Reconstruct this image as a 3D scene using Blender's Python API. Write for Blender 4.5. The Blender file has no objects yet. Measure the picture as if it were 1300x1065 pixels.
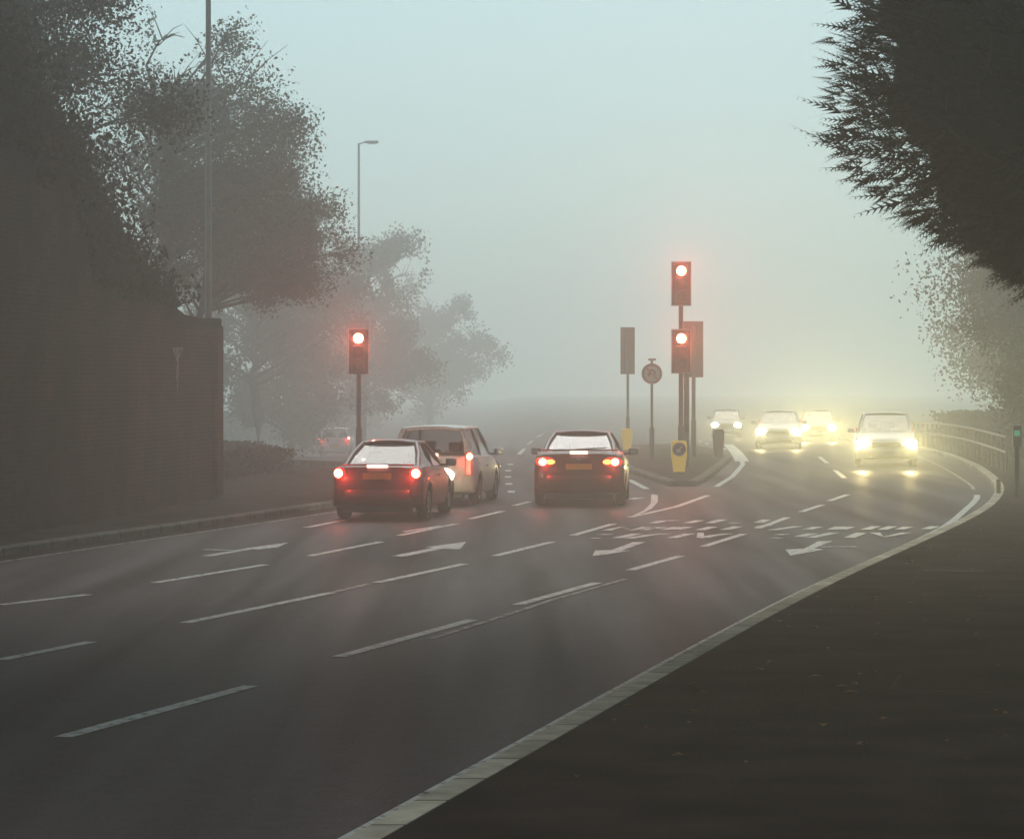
import bpy, bmesh, math, random
from mathutils import Vector, Matrix, noise
R = random.Random(7)
S = bpy.context.scene
COL = S.collection
F, CX, HY, EYE = 3850.0, 650.0, 487.0, 2.35

# ------------------------------------------------------------------ terrain and picking
def sm(t):
    t = max(0.0, min(1.0, t)); return t*t*(3-2*t)
def gz(x, y):
    a = 0.45 + (1.4-0.45)*sm((4.0-x)/9.0)
    return -a*sm((y-88)/75.0)
def P(px, py):
    z = 0.0
    for _ in range(12):
        Y = F*(EYE-z)/(py-HY); X = (px-CX)*Y/F; z = 0.6*gz(X, Y)+0.4*z
    return (X, Y)
def at(px, Y):
    return ((px-CX)*Y/F, Y)
def spline(pts, x):
    if x <= pts[0][0]: i = 0
    elif x >= pts[-1][0]: i = len(pts)-2
    else:
        i = max(k for k in range(len(pts)-1) if pts[k][0] <= x)
    (x0, y0), (x1, y1) = pts[i], pts[i+1]
    def slope(k):
        if k <= 0: return (pts[1][1]-pts[0][1])/(pts[1][0]-pts[0][0])
        if k >= len(pts)-1: return (pts[-1][1]-pts[-2][1])/(pts[-1][0]-pts[-2][0])
        return (pts[k+1][1]-pts[k-1][1])/(pts[k+1][0]-pts[k-1][0])
    t = max(0.0, min(1.0, (x-x0)/(x1-x0))); h = x1-x0
    m0, m1 = slope(i)*h, slope(i+1)*h
    return (2*t**3-3*t**2+1)*y0+(t**3-2*t**2+t)*m0+(-2*t**3+3*t**2)*y1+(t**3-t**2)*m1

# ------------------------------------------------------------------ materials
MATS = {}
def mat(name, col, rough=0.7, metal=0.0, emit=None, estr=0.0, var=0.0, vscale=8.0, bump=0.0, bscale=60.0, coat=0.0, col2=None):
    if name in MATS: return MATS[name]
    m = bpy.data.materials.new(name); m.use_nodes = True
    nt = m.node_tree; b = nt.nodes['Principled BSDF']
    b.inputs['Base Color'].default_value = (*col, 1)
    b.inputs['Roughness'].default_value = rough
    b.inputs['Metallic'].default_value = metal
    if rough >= .7: b.inputs['Specular IOR Level'].default_value = 0.0 if rough >= .8 else .05
    if coat: b.inputs['Coat Weight'].default_value = coat
    if emit:
        b.inputs['Emission Color'].default_value = (*emit, 1)
        b.inputs['Emission Strength'].default_value = estr
        m.cycles.emission_sampling = 'NONE'
    if var or col2 or bump:
        tc = nt.nodes.new('ShaderNodeTexCoord')
    if var or col2:
        n = nt.nodes.new('ShaderNodeTexNoise'); n.inputs['Scale'].default_value = vscale
        n.inputs['Detail'].default_value = 8
        nt.links.new(tc.outputs['Object'], n.inputs['Vector'])
        r = nt.nodes.new('ShaderNodeValToRGB')
        c2 = col2 if col2 else tuple(c*(1+var) for c in col)
        c1 = tuple(c*(1-var) for c in col) if not col2 else col
        r.color_ramp.elements[0].position = 0.35; r.color_ramp.elements[1].position = 0.65
        r.color_ramp.elements[0].color = (*c1, 1); r.color_ramp.elements[1].color = (*c2, 1)
        nt.links.new(n.outputs['Fac'], r.inputs['Fac'])
        nt.links.new(r.outputs['Color'], b.inputs['Base Color'])
    if bump:
        n2 = nt.nodes.new('ShaderNodeTexNoise'); n2.inputs['Scale'].default_value = bscale
        n2.inputs['Detail'].default_value = 6
        nt.links.new(tc.outputs['Object'], n2.inputs['Vector'])
        bp = nt.nodes.new('ShaderNodeBump'); bp.inputs['Strength'].default_value = bump
        bp.inputs['Distance'].default_value = 0.02
        nt.links.new(n2.outputs['Fac'], bp.inputs['Height'])
        nt.links.new(bp.outputs['Normal'], b.inputs['Normal'])
    MATS[name] = m
    return m

def asphalt():
    m = bpy.data.materials.new('asphalt'); m.use_nodes = True
    nt = m.node_tree; N = nt.nodes; L = nt.links; b = N['Principled BSDF']
    tc = N.new('ShaderNodeTexCoord')
    def ns(scale, det=8):
        n = N.new('ShaderNodeTexNoise'); n.inputs['Scale'].default_value = scale; n.inputs['Detail'].default_value = det
        L.new(tc.outputs['Object'], n.inputs['Vector']); return n
    a, c, d = ns(0.35), ns(5), ns(34, 5)
    mp = N.new('ShaderNodeMapping'); mp.inputs['Rotation'].default_value = (0, 0, math.radians(12.5)); mp.inputs['Scale'].default_value = (1.3, 0.05, 1)
    L.new(tc.outputs['Object'], mp.inputs['Vector'])
    t = N.new('ShaderNodeTexNoise'); t.inputs['Scale'].default_value = 1.0; t.inputs['Detail'].default_value = 4
    L.new(mp.outputs['Vector'], t.inputs['Vector'])
    def mx(f, A, B, k):
        r = N.new('ShaderNodeMapRange'); r.inputs['From Min'].default_value = .3; r.inputs['From Max'].default_value = .7
        r.inputs['To Min'].default_value = 0; r.inputs['To Max'].default_value = k
        L.new(f, r.inputs['Value'])
        q = N.new('ShaderNodeMix'); q.data_type = 'RGBA'; L.new(r.outputs['Result'], q.inputs[0])
        if isinstance(A, tuple): q.inputs[6].default_value = (*A, 1)
        else: L.new(A, q.inputs[6])
        q.inputs[7].default_value = (*B, 1); return q.outputs[2]
    o = mx(a.outputs['Fac'], (0.019, 0.011, 0.013), (0.042, 0.027, 0.030), 1)
    o = mx(t.outputs['Fac'], o, (0.012, 0.008, 0.0085), 0.8)
    o = mx(c.outputs['Fac'], o, (0.062, 0.043, 0.044), 0.6)
    o = mx(d.outputs['Fac'], o, (0.12, 0.09, 0.085), 0.5)
    L.new(o, b.inputs['Base Color'])
    rr = N.new('ShaderNodeMapRange'); rr.inputs['To Min'].default_value = .50; rr.inputs['To Max'].default_value = .75; b.inputs['Specular IOR Level'].default_value = 0
    L.new(t.outputs['Fac'], rr.inputs['Value']); L.new(rr.outputs['Result'], b.inputs['Roughness'])
    bp = N.new('ShaderNodeBump'); bp.inputs['Strength'].default_value = .6; bp.inputs['Distance'].default_value = .006
    L.new(d.outputs['Fac'], bp.inputs['Height']); L.new(bp.outputs['Normal'], b.inputs['Normal'])
    gl = N.new('ShaderNodeBsdfGlossy'); gl.inputs['Roughness'].default_value = .46; L.new(bp.outputs['Normal'], gl.inputs['Normal'])
    ms = N.new('ShaderNodeMixShader'); wr_ = N.new('ShaderNodeMapRange'); wr_.inputs['From Min'].default_value = .3; wr_.inputs['From Max'].default_value = .7
    wr_.inputs['To Min'].default_value = .07; wr_.inputs['To Max'].default_value = .02; L.new(t.outputs['Fac'], wr_.inputs['Value'])
    L.new(wr_.outputs[0], ms.inputs[0]); L.new(b.outputs[0], ms.inputs[1]); L.new(gl.outputs[0], ms.inputs[2]); L.new(ms.outputs[0], N['Material Output'].inputs['Surface'])
    return m

def paint_white(name, wear, col=(0.62, 0.63, 0.58)):
    m = bpy.data.materials.new(name); m.use_nodes = True
    nt = m.node_tree; N = nt.nodes; L = nt.links; b = N['Principled BSDF']
    tc = N.new('ShaderNodeTexCoord'); n = N.new('ShaderNodeTexNoise'); n.inputs['Scale'].default_value = 7; n.inputs['Detail'].default_value = 12
    n.inputs['Roughness'].default_value = .75
    L.new(tc.outputs['Object'], n.inputs['Vector'])
    r = N.new('ShaderNodeValToRGB'); r.color_ramp.elements[0].position = wear-0.07; r.color_ramp.elements[1].position = wear+0.06
    r.color_ramp.elements[0].color = (0.05, 0.045, 0.043, 1); r.color_ramp.elements[1].color = (*col, 1)
    L.new(n.outputs['Fac'], r.inputs['Fac']); L.new(r.outputs['Color'], b.inputs['Base Color'])
    b.inputs['Roughness'].default_value = .6; b.inputs['Specular IOR Level'].default_value = .02
    return m

def brick():
    m = bpy.data.materials.new('old_red_brick'); m.use_nodes = True
    nt = m.node_tree; N = nt.nodes; L = nt.links; b = N['Principled BSDF']
    tc = N.new('ShaderNodeTexCoord'); sx = N.new('ShaderNodeSeparateXYZ'); cb = N.new('ShaderNodeCombineXYZ')
    L.new(tc.outputs['Object'], sx.inputs[0]); L.new(sx.outputs['Y'], cb.inputs['X']); L.new(sx.outputs['Z'], cb.inputs['Y'])
    br = N.new('ShaderNodeTexBrick'); br.inputs['Scale'].default_value = 1.0
    br.inputs['Brick Width'].default_value = .225; br.inputs['Row Height'].default_value = .075; br.inputs['Mortar Size'].default_value = .006
    br.inputs['Color1'].default_value = (0.075, 0.030, 0.024, 1); br.inputs['Color2'].default_value = (0.030, 0.014, 0.013, 1)
    br.inputs['Mortar'].default_value = (0.075, 0.055, 0.048, 1)
    L.new(cb.outputs[0], br.inputs['Vector'])
    n = N.new('ShaderNodeTexNoise'); n.inputs['Scale'].default_value = .8; n.inputs['Detail'].default_value = 9
    L.new(tc.outputs['Object'], n.inputs['Vector'])
    r = N.new('ShaderNodeMapRange'); r.inputs['From Min'].default_value = .38; r.inputs['From Max'].default_value = .65; r.inputs['To Max'].default_value = .8
    L.new(n.outputs['Fac'], r.inputs['Value'])
    q = N.new('ShaderNodeMix'); q.data_type = 'RGBA'; q.inputs[7].default_value = (0.016, 0.010, 0.010, 1)
    L.new(r.outputs['Result'], q.inputs[0]); L.new(br.outputs['Color'], q.inputs[6]); L.new(q.outputs[2], b.inputs['Base Color'])
    b.inputs['Roughness'].default_value = .85; b.inputs['Specular IOR Level'].default_value = .05
    bp = N.new('ShaderNodeBump'); bp.inputs['Strength'].default_value = .7; bp.inputs['Distance'].default_value = .01; bp.invert = True
    L.new(br.outputs['Fac'], bp.inputs['Height']); L.new(bp.outputs['Normal'], b.inputs['Normal'])
    return m

def glass(name='car_glass', tint=(0.50, 0.50, 0.50), refl=0.25):
    if name in MATS: return MATS[name]
    m = bpy.data.materials.new(name); m.use_nodes = True
    nt = m.node_tree; N = nt.nodes; L = nt.links
    N.remove(N['Principled BSDF'])
    t = N.new('ShaderNodeBsdfTransparent'); t.inputs['Color'].default_value = (*tint, 1)
    g = N.new('ShaderNodeBsdfGlossy'); g.inputs['Roughness'].default_value = .08
    lw = N.new('ShaderNodeLayerWeight'); lw.inputs['Blend'].default_value = refl
    mx = N.new('ShaderNodeMixShader'); L.new(lw.outputs['Fresnel'], mx.inputs[0]); L.new(t.outputs[0], mx.inputs[1]); L.new(g.outputs[0], mx.inputs[2])
    L.new(mx.outputs[0], N['Material Output'].inputs['Surface'])
    MATS[name] = m; return m

def leafmat(name, c1, c2, scale=1.2):
    m = mat(name, c1, rough=.75, col2=c2, vscale=scale)
    return m

# ------------------------------------------------------------------ mesh helpers
def obj(name, bm, m, parent=None, smooth=False):
    me = bpy.data.meshes.new(name); bm.normal_update(); bm.to_mesh(me); bm.free()
    me.materials.append(m)
    if smooth:
        for p in me.polygons: p.use_smooth = True
    o = bpy.data.objects.new(name, me); COL.objects.link(o)
    if parent: o.parent = parent
    return o
def raw(name, V, Fc, m, parent=None, smooth=False):
    me = bpy.data.meshes.new(name); me.from_pydata(V, [], Fc); me.update(); me.materials.append(m)
    if smooth:
        for p in me.polygons: p.use_smooth = True
    o = bpy.data.objects.new(name, me); COL.objects.link(o)
    if parent: o.parent = parent
    return o
def empty(name, loc, rz=0):
    o = bpy.data.objects.new(name, None); COL.objects.link(o)
    o.location = loc; o.rotation_euler = (0, 0, rz); o.empty_display_size = .3
    return o
def tag(o, label=None, cat=None, group=None, kind=None):
    if label: o['label'] = label
    if cat: o['category'] = cat
    if group: o['group'] = group
    if kind: o['kind'] = kind
    return o
def box(bm, c, s, bev=0.0, rot=None):
    r = bmesh.ops.create_cube(bm, size=1.0)
    vs = r['verts']
    bmesh.ops.scale(bm, vec=s, verts=vs)
    if bev:
        es = list({e for v in vs for e in v.link_edges})
        q = bmesh.ops.bevel(bm, geom=es, offset=bev, segments=2, affect='EDGES', profile=.6)
        vs = list({v for f in q['faces'] for v in f.verts} | {v for v in vs if v.is_valid})
    if rot: bmesh.ops.rotate(bm, cent=(0, 0, 0), matrix=rot, verts=vs)
    bmesh.ops.translate(bm, vec=c, verts=vs)
def cyl(bm, p0, p1, r0, r1=None, seg=14, cap=True):
    r1 = r0 if r1 is None else r1
    p0, p1 = Vector(p0), Vector(p1); d = p1-p0
    M = Matrix.Translation((p0+p1)/2) @ d.to_track_quat('Z', 'Y').to_matrix().to_4x4()
    bmesh.ops.create_cone(bm, cap_ends=cap, segments=seg, radius1=r0, radius2=r1, depth=d.length, matrix=M)
def lathe(bm, prof, M, seg=28):
    rings = []
    for r, h in prof:
        if r < 1e-5: rings.append([bm.verts.new(M @ Vector((0, 0, h)))])
        else: rings.append([bm.verts.new(M @ Vector((r*math.cos(2*math.pi*k/seg), r*math.sin(2*math.pi*k/seg), h))) for k in range(seg)])
    for a, b in zip(rings, rings[1:]):
        for k in range(seg):
            l = (k+1) % seg
            if len(a) == 1 and len(b) == 1: continue
            if len(a) == 1: bm.faces.new((a[0], b[k], b[l]))
            elif len(b) == 1: bm.faces.new((a[k], b[0], a[l]))
            else: bm.faces.new((a[k], b[k], b[l], a[l]))
def quadface(bm, pts):
    return bm.faces.new([bm.verts.new(p) for p in pts])

# ------------------------------------------------------------------ ground surfaces
ASPH = asphalt()
PAINT = paint_white('road_paint', .44, (0.55, 0.56, 0.51))
WORN = paint_white('worn_road_paint', .50, (0.42, 0.42, 0.38))
PAVE = mat('damp_tarmac_pavement', (0.013, 0.0085, 0.0085), .85, col2=(0.042, 0.029, 0.028), vscale=1.1, bump=.5, bscale=90)
PAVEL = mat('worn_pavement', (0.035, 0.025, 0.022), .85, col2=(0.07, 0.052, 0.046), vscale=1.5, bump=.5, bscale=80)
KERB = mat('concrete_kerb', (0.42, 0.37, 0.28), .8, col2=(0.62, 0.56, 0.44), vscale=5, bump=.3)
KERB2 = mat('weathered_concrete_kerb', (0.13, 0.12, 0.10), .8, col2=(0.22, 0.20, 0.17), vscale=4, bump=.3)
SOIL = mat('rough_verge', (0.030, 0.028, 0.018), .95, col2=(0.055, 0.048, 0.030), vscale=1.1, bump=1.0, bscale=14)

LP = [(-30, -22.8), (41.3, -6.97), (57.3, -3.42), (62, -2.75), (68, -2.5), (77, -2.6), (83, -3.4), (88, -5.5), (92, -9), (96, -14), (110, -16), (400, -18)]
RP = [(-30, -10.6), (18.5, -.05), (32.9, 3.15), (48.9, 7.1), (57, 8.9), (66, 10.5), (76.7, 11.9), (86, 12.9), (110, 14.8), (150, 16), (400, 18)]
def Lx(y): return spline(LP, y)
def Rx(y): return spline(RP, y)
YS = [-30+i*1.0 for i in range(140)] + [110+i*5 for i in range(59)]

def ribbon(name, ys, fa, fb, dz, m, n=2, parent=None, thick=0.0):
    V, Fc = [], []
    for y in ys:
        a, b = fa(y), fb(y)
        for k in range(n+1):
            x = a+(b-a)*k/n; V.append((x, y, gz(x, y)+dz))
    w = n+1
    for i in range(len(ys)-1):
        for k in range(n): Fc.append((i*w+k, i*w+k+1, (i+1)*w+k+1, (i+1)*w+k))
    if thick:
        o = len(V); V += [(x, y, z-thick) for x, y, z in V[:o]]
        for i in range(len(ys)-1):
            Fc.append((i*w, (i+1)*w, (i+1)*w+o, i*w+o)); Fc.append((i*w+n, i*w+n+o, (i+1)*w+n+o, (i+1)*w+n))
    return raw(name, V, Fc, m, parent)
# terrain
xs = [-300, -200, -120, -80, -50] + [-40+2*i for i in range(41)] + [50, 80, 120, 200, 300]
ysg = [-60, -30] + [0+4*i for i in range(60)] + [260, 300, 360, 450, 560, 700]
V = [(x, y, gz(x, y)-0.05+(0 if (y < 0 or Lx(y)-3 < x < Rx(y)+3) else 0.03*noise.noise(Vector((x*.3, y*.3, 0))))) for y in ysg for x in xs]
W_ = len(xs)
Fc = [(j*W_+i, j*W_+i+1, (j+1)*W_+i+1, (j+1)*W_+i) for j in range(len(ysg)-1) for i in range(W_-1)]
tag(raw('ground', V, Fc, SOIL), kind='structure')
road = ribbon('road', YS, Lx, Rx, 0.0, ASPH, 20)
tag(road, kind='structure')
def joints(m):
    nt = m.node_tree; N = nt.nodes; L = nt.links; b = N['Principled BSDF']
    src = b.inputs['Base Color'].links[0].from_socket
    tc = N.new('ShaderNodeTexCoord'); sx = N.new('ShaderNodeSeparateXYZ'); L.new(tc.outputs['Object'], sx.inputs[0])
    dv = N.new('ShaderNodeMath'); dv.operation = 'DIVIDE'; dv.inputs[1].default_value = .90; L.new(sx.outputs['Y'], dv.inputs[0])
    fr = N.new('ShaderNodeMath'); fr.operation = 'FRACT'; L.new(dv.outputs[0], fr.inputs[0])
    lt = N.new('ShaderNodeMath'); lt.operation = 'LESS_THAN'; lt.inputs[1].default_value = .028; L.new(fr.outputs[0], lt.inputs[0])
    fl = N.new('ShaderNodeMath'); fl.operation = 'FLOOR'; L.new(dv.outputs[0], fl.inputs[0])
    wn = N.new('ShaderNodeTexWhiteNoise'); wn.noise_dimensions = '1D'; L.new(fl.outputs[0], wn.inputs['W'])
    mr = N.new('ShaderNodeMapRange'); mr.inputs['To Min'].default_value = .72; L.new(wn.outputs['Value'], mr.inputs['Value'])
    sc = N.new('ShaderNodeVectorMath'); sc.operation = 'SCALE'; L.new(src, sc.inputs[0]); L.new(mr.outputs[0], sc.inputs['Scale'])
    q = N.new('ShaderNodeMix'); q.data_type = 'RGBA'; q.inputs[7].default_value = (0.03, 0.026, 0.022, 1)
    L.new(lt.outputs[0], q.inputs[0]); L.new(sc.outputs[0], q.inputs[6]); L.new(q.outputs[2], b.inputs['Base Color'])
joints(KERB); joints(KERB2)
# pavements
ysl = [y for y in YS if y <= 82]
wall_x = lambda y: -5.9 + (y-61.1)*0.1091
tag(ribbon('pavement', ysl, lambda y: min(wall_x(y)+.3, Lx(y)-1.2) if y < 61 else -7.2, lambda y: Lx(y)-.14, .11, PAVEL, 3, thick=.3), kind='structure')
tag(ribbon('pavement', [y for y in YS if y <= 150], lambda y: Rx(y)+.16, lambda y: Rx(y)+(9 if y < 40 else max(3.0, 9-(y-40)*.12)), .12, PAVE, 4, thick=.3), kind='structure')
# kerbs: chamfered section swept along the pavement edge
def kerb(name, pts, m, side=1, w=.15, h=.125, label=None):
    V, Fc = [], []
    sec = [(0, -.25), (0, h-.03), (.03*side, h), (w*side, h), (w*side, -.25)]
    for i, (x, y) in enumerate(pts):
        a, b = pts[max(0, i-1)], pts[min(len(pts)-1, i+1)]
        t = Vector((b[0]-a[0], b[1]-a[1])).normalized(); nx, ny = t.y, -t.x
        for u, z in sec: V.append((x+nx*u, y+ny*u, gz(x, y)+z))
    k = len(sec)
    for i in range(len(pts)-1):
        for j in range(k-1): Fc.append((i*k+j, (i+1)*k+j, (i+1)*k+j+1, i*k+j+1))
    return tag(raw(name, V, Fc, m), kind='structure')
kerb('kerb', [(Rx(y), y) for y in YS if y <= 150], KERB, 1, .20)
kerb('kerb', [(Lx(y), y) for y in YS if y <= 90], KERB2, -1, .15)
ribbon('gutter_strip', [y for y in YS if y <= 60], lambda y: Lx(y)+.02, lambda y: Lx(y)+.42, .004, PAVEL, 1, parent=road)

# ------------------------------------------------------------------ markings on the road
def stroke(name, pts, w, m=PAINT, world=False, dz=.006, parent=road):
    q = pts if world else [P(*p) for p in pts]
    V, Fc = [], []
    # densify
    d = []
    for a, b in zip(q, q[1:]):
        L = math.hypot(b[0]-a[0], b[1]-a[1]); n = max(1, int(L/.8))
        d += [(a[0]+(b[0]-a[0])*i/n, a[1]+(b[1]-a[1])*i/n) for i in range(n)]
    d.append(q[-1])
    for i, (x, y) in enumerate(d):
        a, b = d[max(0, i-1)], d[min(len(d)-1, i+1)]
        t = Vector((b[0]-a[0], b[1]-a[1])).normalized()
        for s in (-1, 1):
            X, Y = x+s*t.y*w/2, y-s*t.x*w/2
            V.append((X, Y, gz(X, Y)+dz))
    for i in range(len(d)-1): Fc.append((2*i, 2*i+1, 2*i+3, 2*i+2))
    return raw(name, V, Fc, m, parent)
def poly(name, pts, m=PAINT, dz=.007):
    q = [P(*p) for p in pts]
    bm = bmesh.new(); f = bm.faces.new([bm.verts.new((x, y, gz(x, y)+dz)) for x, y in q])
    bmesh.ops.triangulate(bm, faces=[f])
    bm.normal_update()
    for g in bm.faces:
        if g.normal.z < 0: g.normal_flip()
    return obj(name, bm, m, road)
dashes = [((80, 936), (318, 871)), ((430, 834), (600, 787)), ((657, 768), (758, 740)), ((800, 724), (864, 706)), ((893, 694), (944, 678)), ((962, 671), (1000, 657)), ((1017, 650), (1044, 641)), ((1053, 636), (1076, 628)),
          ((0, 838), (116, 815)), ((235, 791), (419, 753)), ((478, 740), (590, 716)), ((628, 706), (701, 688)), ((727, 680), (779, 665)),
          ((0, 768), (112, 755)), ((197, 740), (337, 717)), ((393, 706), (484, 688)), ((507, 680), (580, 665)), ((597, 659), (638, 649)), ((653, 642), (672, 637)),
          ((388, 670), (440, 660))]
for a, b in dashes: stroke('lane_dash', [a, b], .13)
stroke('lane_dash', [(512, 675.5), (562, 667.5)], .12)
for a, b in (((649, 625), (653, 625)), ((646, 615), (651, 615)), ((645, 606), (650, 606)), ((645, 598), (650, 598)), ((648, 590), (652, 590))):
    pa, pb = P(*a), P(*b); stroke('guide_dash', [(pa[0], pa[1]-.3), (pa[0]+.0, pa[1]+.9)], .16, world=True)
for a, b in (((659, 577), (666, 569)), ((670, 564), (676, 559)), ((682, 555), (690, 550))): stroke('guide_dash', [a, b], .16)
stroke('lane_dash', [(1072, 607), (1060, 597)], .13); stroke('lane_dash', [(1050, 588), (1040, 580)], .13)
for k in range(5):
    y0 = 104+k*9; stroke('lane_dash', [(7.7+k*.25, y0), (7.9+k*.25, y0+4)], .13, world=True)
# faint seam of worn paint beside the dashes
stroke('worn_line', [(548, 811), (640, 782), (700, 762), (795, 735)], .07, WORN)
stroke('worn_line', [(419, 753), (470, 741)], .10, WORN, dz=.005)
# left channel line, right edge line
stroke('edge_line', [(x, y) for x, y in [(Lx(yy)+.55, yy) for yy in range(-20, 58, 2)]], .075, WORN, world=True)
ep = [(-30, -10.75), (18.5, -.21), (32.9, 2.98), (48.9, 6.9), (56.5, 8.45), (62, 9.5), (66, 10.1), (70, 10.65), (86, 12.2), (110, 14.2)]
stroke('edge_line', [(spline(ep, yy), yy) for yy in range(-28, 66, 2)], .13, PAINT, world=True, dz=.006)
stroke('edge_line', [(spline(ep, yy)-.05, yy) for yy in range(67, 108, 2)], .08, WORN, world=True, dz=.006)
# lane arrows
stroke('direction_arrow', [(263, 706), (330, 695)], .16); poly('direction_arrow', [(310, 696.6), (366, 689), (352, 695.5), (326, 698)])
stroke('direction_arrow', [(260, 698), (300, 699.5), (316, 697)], .16, dz=.009)
stroke('direction_arrow', [(505, 706.5), (560, 695.5)], .2); poly('direction_arrow', [(540, 695), (592, 688), (584, 697.5), (562, 697)])
def ca(p): return (730+p[0]*.1846, 640+p[1]*.1846)
def cb_(p): return (960+p[0]*.1846, 630+p[1]*.1846)
poly('direction_arrow', [ca(p) for p in ((120, 358), (138, 320), (250, 318), (400, 263), (485, 263), (320, 322), (385, 320), (240, 345))])
poly('direction_arrow', [cb_(p) for p in ((200, 368), (330, 362), (425, 312), (525, 310), (400, 360), (470, 368), (235, 410))])
stroke('direction_arrow', [cb_(p) for p in ((440, 352), (560, 350), (690, 350))], .14, dz=.010)
LA = [[(215, 182), (320, 158), (385, 182), (495, 158)], [(540, 133), (600, 118), (700, 113)], [(470, 180), (530, 168)], [(530, 172), (600, 160)], [(615, 178), (700, 160)], [(700, 176), (780, 158)],
      [(775, 132), (860, 113)], [(925, 132), (1015, 108)], [(1080, 132), (1115, 129)], [(860, 180), (950, 157)], [(1030, 178), (1120, 155)], [(1260, 130), (1320, 108)], [(1260, 160), (1330, 146)],
      [(180, 213), (240, 209)], [(110, 235), (170, 236)], [(290, 235), (350, 222), (425, 205)], [(370, 238), (500, 216), (630, 205)], [(665, 235), (790, 205)], [(885, 232), (960, 216), (1060, 205)]]
LB = [[(105, 235), (290, 208)], [(350, 230), (425, 212)], [(520, 230), (580, 210)], [(590, 230), (645, 212)], [(750, 232), (825, 208)], [(865, 232), (940, 208)], [(985, 230), (1045, 212)], [(1170, 228), (1230, 208)],
      [(105, 287), (170, 290)], [(145, 268), (205, 262)], [(295, 280), (390, 258)], [(370, 287), (535, 252)], [(640, 287), (725, 253)], [(815, 252), (880, 282), (1035, 252)]]
for l in LA: stroke('lettering', [ca(p) for p in l], .17, dz=.008)
poly('lettering', [ca(p) for p in ((836, 235), (842, 200), (885, 200), (890, 238))], dz=.011)
for l in LB: stroke('lettering', [cb_(p) for p in l], .17, dz=.008)
# nose of the island: tapering hatched tongue and side lines
stroke('island_line', [(799, 657), (860, 643), (899, 629)], .14)
poly('island_line', [(800, 657), (818, 648), (826, 640), (827, 628), (835, 629), (835, 638), (828, 646), (812, 654)], dz=.012)
stroke('island_line', [(798, 609), (821, 621)], .16)
stroke('island_line', [(909, 618), (930, 605), (943, 590), (942, 583)], .14)
stroke('island_line', [(942, 586), (935, 575), (924, 564)], .42, dz=.009)
stroke('stop_line', [(800, 634), (812, 632)], .2)

# traffic island
isl = [(832, 612), (849, 617.5), (885, 617.5), (899, 610), (914, 598), (930, 584)]
ip = [P(*p) for p in isl]
ip = ip + [(7.3, 104), (7.2, 118), (6.2, 122), (4.2, 118), (3.2, 104), (2.95, 92), P(797, 600), P(815, 606)]
island = empty('traffic_island', (5, 90, 0))
tag(island, kind='structure')
def loop_kerb():
    V, Fc = [], []; n = len(ip)
    c = (sum(p[0] for p in ip)/n, sum(p[1] for p in ip)/n)
    def inset(w):
        out = []
        for i in range(n):
            a, b = Vector(ip[i-1]), Vector(ip[(i+1) % n]); t = (b-a).normalized(); nn = Vector((-t.y, t.x))
            out.append((ip[i][0]+nn.x*w, ip[i][1]+nn.y*w))
        return out
    rings = [(ip, -.2), (ip, .10), (inset(.03), .13), (inset(.22), .13), (inset(.221), .115)]
    for r, z in rings: V += [(x-5, y-90, gz(x, y)+z) for x, y in r]
    for j in range(len(rings)-1):
        for i in range(n): Fc.append((j*n+i, j*n+(i+1) % n, (j+1)*n+(i+1) % n, (j+1)*n+i))
    raw('island_kerb', V, Fc, KERB2, island)
    bm = bmesh.new(); f = bm.faces.new([bm.verts.new((x-5, y-90, gz(x, y)+.116)) for x, y in inset(.22)]); bmesh.ops.triangulate(bm, faces=[f])
    obj('island_paving', bm, PAVEL, island)
loop_kerb()
IZ = .116
# pavement covers and leaves
pv = [o for o in COL.objects if o.name.startswith('pavement')][1]
STEEL = mat('dull_iron_cover', (0.034, 0.022, 0.020), .85, bump=.4)
def flat(name, pts, m, z):
    q = []
    for px, py in pts:
        Y = F*(EYE-z)/(py-HY); q.append(((px-CX)*Y/F, Y, z))
    bm = bmesh.new(); quadface(bm, q); bmesh.ops.recalc_face_normals(bm, faces=bm.faces)
    r = bmesh.ops.extrude_face_region(bm, geom=list(bm.faces)); bmesh.ops.translate(bm, vec=(0, 0, -.03), verts=[v for v in r['geom'] if isinstance(v, bmesh.types.BMVert)])
    return obj(name, bm, m, pv)
flat('inspection_cover', [(1131, 875), (1258, 877), (1254, 859), (1145, 857)], STEEL, .126)
flat('cover_frame', [(1128, 876.5), (1131, 876.5), (1144, 856.5), (1141, 856.5)], mat('worn_edge', (0.07, 0.058, 0.055), .8), .130)
flat('paving_joint', [(1172, 724), (1250, 726), (1250, 723.5), (1173, 722)], mat('worn_edge', (0.07, 0.058, 0.055), .8), .126)
V, Fc = [], []
for i in range(150):
    Y = R.uniform(17, 60); x = Rx(Y)+.3+abs(R.gauss(0, 2.2)); s = R.uniform(.025, .055); a = R.uniform(0, 6.28)
    if i < 6: x, Y = [(0, 0), (0, 0), (0, 0), (0, 0), (0, 0), (0, 0)][i]; px = [(800, 919), (882, 890), (890, 901), (1045, 945), (1080, 901), (965, 870)][i]; x, Y = P(*px); s = .06
    c, sn = math.cos(a), math.sin(a); b = len(V); z = .127
    for u, v, h in ((-s, 0, 0), (0, -s*.5, .012), (s, 0, .004), (0, s*.5, .016)): V.append((x+u*c-v*sn, Y+u*sn+v*c, z+h))
    Fc.append((b, b+1, b+2, b+3))
tag(raw('fallen_leaves', V, Fc, mat('dead_leaf', (0.22, 0.12, 0.06), .8)), 'scattered brown fallen leaves on the dark right pavement', 'leaves', kind='stuff')

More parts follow.
